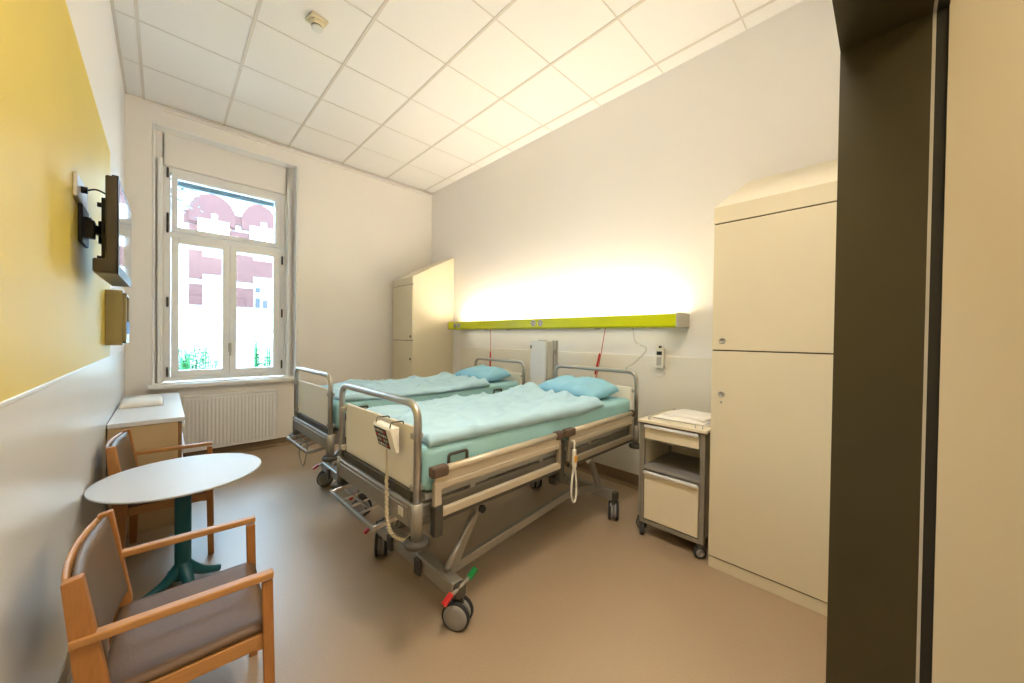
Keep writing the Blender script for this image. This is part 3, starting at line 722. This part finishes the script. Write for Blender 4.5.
# ------------------------------------------------------------------ bedside cabinet
t = thing('bedside_cabinet', 'rolling bedside cabinet with open shelf between near bed and wardrobe', 'bedside cabinet', (2.30, .735, 0))
W, D = .405, .46
for x in (0, D-.03):
    for y in (0, W-.03):
        MB().box(x, x+.03, y, y+.03, .085, .752, .006).build('post', 'alu', t)
MB().box(-.012, D+.01, -.012, W+.012, .752, .772, .005).build('top', 'cab', t)
MB().box(-.013, D+.011, -.013, W+.013, .746, .753, .002).build('top_edge', 'brown', t)
MB().box(.004, D-.004, .010, .016, .10, .745).build('side_panel', 'cab', t)
MB().box(.004, D-.004, W-.016, W-.010, .10, .745).build('side_panel', 'cab', t)
MB().box(D-.014, D-.008, .02, W-.02, .10, .745).build('back_panel', 'cab', t)
MB().box(.0, D-.01, .02, W-.02, .445, .465, .003).build('shelf', 'hub', t, 'grey open shelf')
MB().box(.0, D-.01, .02, W-.02, .085, .112, .003).build('bottom_rail', 'alu', t)
MB().box(.01, D-.01, .02, W-.02, .638, .645).build('divider', 'alu', t)
d = MB().box(.0, .018, .034, W-.034, .650, .728, .003).box(.018, .40, .04, W-.04, .652, .70).build('drawer', 'cab', t)
MB().box(-.020, .006, .034, W-.034, .722, .742, .007, 3).build('handle', 'white', d, 'white rounded handle lip')
d = MB().box(.0, .018, .034, W-.034, .118, .425, .003).build('door', 'cab', t)
MB().box(-.020, .006, .034, W-.034, .418, .438, .007, 3).build('handle', 'white', d, 'white rounded handle lip')
MB().box(.03, .40, .05, W-.05, .115, .12).build('inner_floor', 'alu', t)
gal = MB()
for y in (.02, W-.05): gal.tube(fillet([(.012, y, .77), (.012, y, .792), (D-.02, y, .792), (D-.02, y, .77)], .006, 3), .0025, 6)
gal.tube(fillet([(.012, .06, .77), (.012, .06, .794), (.012, W-.06, .794), (.012, W-.06, .77)], .006, 3), .0025, 6)
gal.build('gallery_rail', 'chrome', t)
def small_caster(t, x, y, a):
    o = bpy.data.objects.new('caster', None); C.objects.link(o); o.parent = t; o.location = (x, y, 0); o.rotation_euler = (0, 0, a)
    MB().lathe([(.026, -.012), (.034, -.012), (.036, -.009), (.036, .009), (.034, .012), (.026, .012)], (-.01, 0, .036), 28, 'y').build('wheel', 'rubber', o)
    MB().lathe([(.026, -.013), (.012, -.015), (.012, .015), (.026, .013)], (-.01, 0, .036), 24, 'y').build('hub', 'hub', o)
    MB().box(-.018, .012, -.017, .017, .062, .088, .004).build('fork', 'dgrey', o)
for x, y, a in ((.015, .015, R(-52)), (.015, W-.015, R(35)), (D-.015, .015, R(30)), (D-.015, W-.015, R(20))): small_caster(t, x, y, a)
MB().box(.06, .085, W+.012, W+.035, .10, .76, .005).box(.05, .095, W+.008, W+.022, .70, .745, .003).build('folding_arm', 'endcap', t, 'light grey upright of the fold-away tray')
small_caster(t, .075, W+.025, R(75))
for i, (dx, dy, a, b, rz, lb) in enumerate(((.24, .19, .30, .34, 3, 'white folded sheet lying lowest on the bedside cabinet'), (.27, .17, .26, .28, -8, 'white folded pillowcase on top of the linen on the bedside cabinet'))):
    tag(cushion('folded_linen', 'towel', 2.30+dx, .735+dy, .774+i*.019, a, b, .018, n=30, seed=8+i, wr=.0025, wf=12, ex=8, rz=R(rz)), lb, 'linen')

# ------------------------------------------------------------------ locker with folded tray between the beds
t = thing('narrow_locker', 'tall narrow white locker with steel posts standing between the two beds', 'locker', (2.60, 2.235, 0))
MB().box(0, .10, .01, .20, .12, 1.275, .004).build('body', 'white', t)
MB().box(.02, .10, -.004, .012, .12, 1.27, .003).build('side_panel', 'endcap', t)
MB().box(-.003, .0, .185, .20, 1.2, 1.23, .001).build('latch', 'iron', t)
for x, y in ((.15, -.01), (.15, .03)): MB().box(x, x+.02, y, y+.022, .05, 1.28, .004).build('post', 'chrome', t)
MB().box(.09, .16, .0, .05, .6, .64, .003).box(.09, .16, .0, .05, 1.15, 1.19, .003).build('post_bracket', 'alu', t)
MB().box(.03, .08, .05, .13, 1.275, 1.285, .003).build('top_cap', 'endcap', t)
MB().box(-.02, .20, -.02, .21, .07, .12, .008).build('foot_plate', 'alu', t)
for x, y in ((0, 0), (0, .19), (.18, 0), (.18, .19)): small_caster(t, x, y, R(20+x*200))

# repeats share a group phrase
for o in S.objects:
    if o.parent or 'category' not in o: continue
    b = o.name.split('.')[0]
    g = {'armchair': 'armchairs at the round table', 'wardrobe': 'wardrobes on the right wall', 'hospital_bed': 'hospital beds', 'mattress': 'mattresses on the beds',
         'duvet': 'duvets on the beds', 'pillow': 'pillows on the beds', 'pull_cord': 'red pull cords below the rail', 'fern': 'green plants outside the window',
         'folded_linen': 'folded linen on the bedside cabinet'}.get(b)
    if g: o['group'] = g
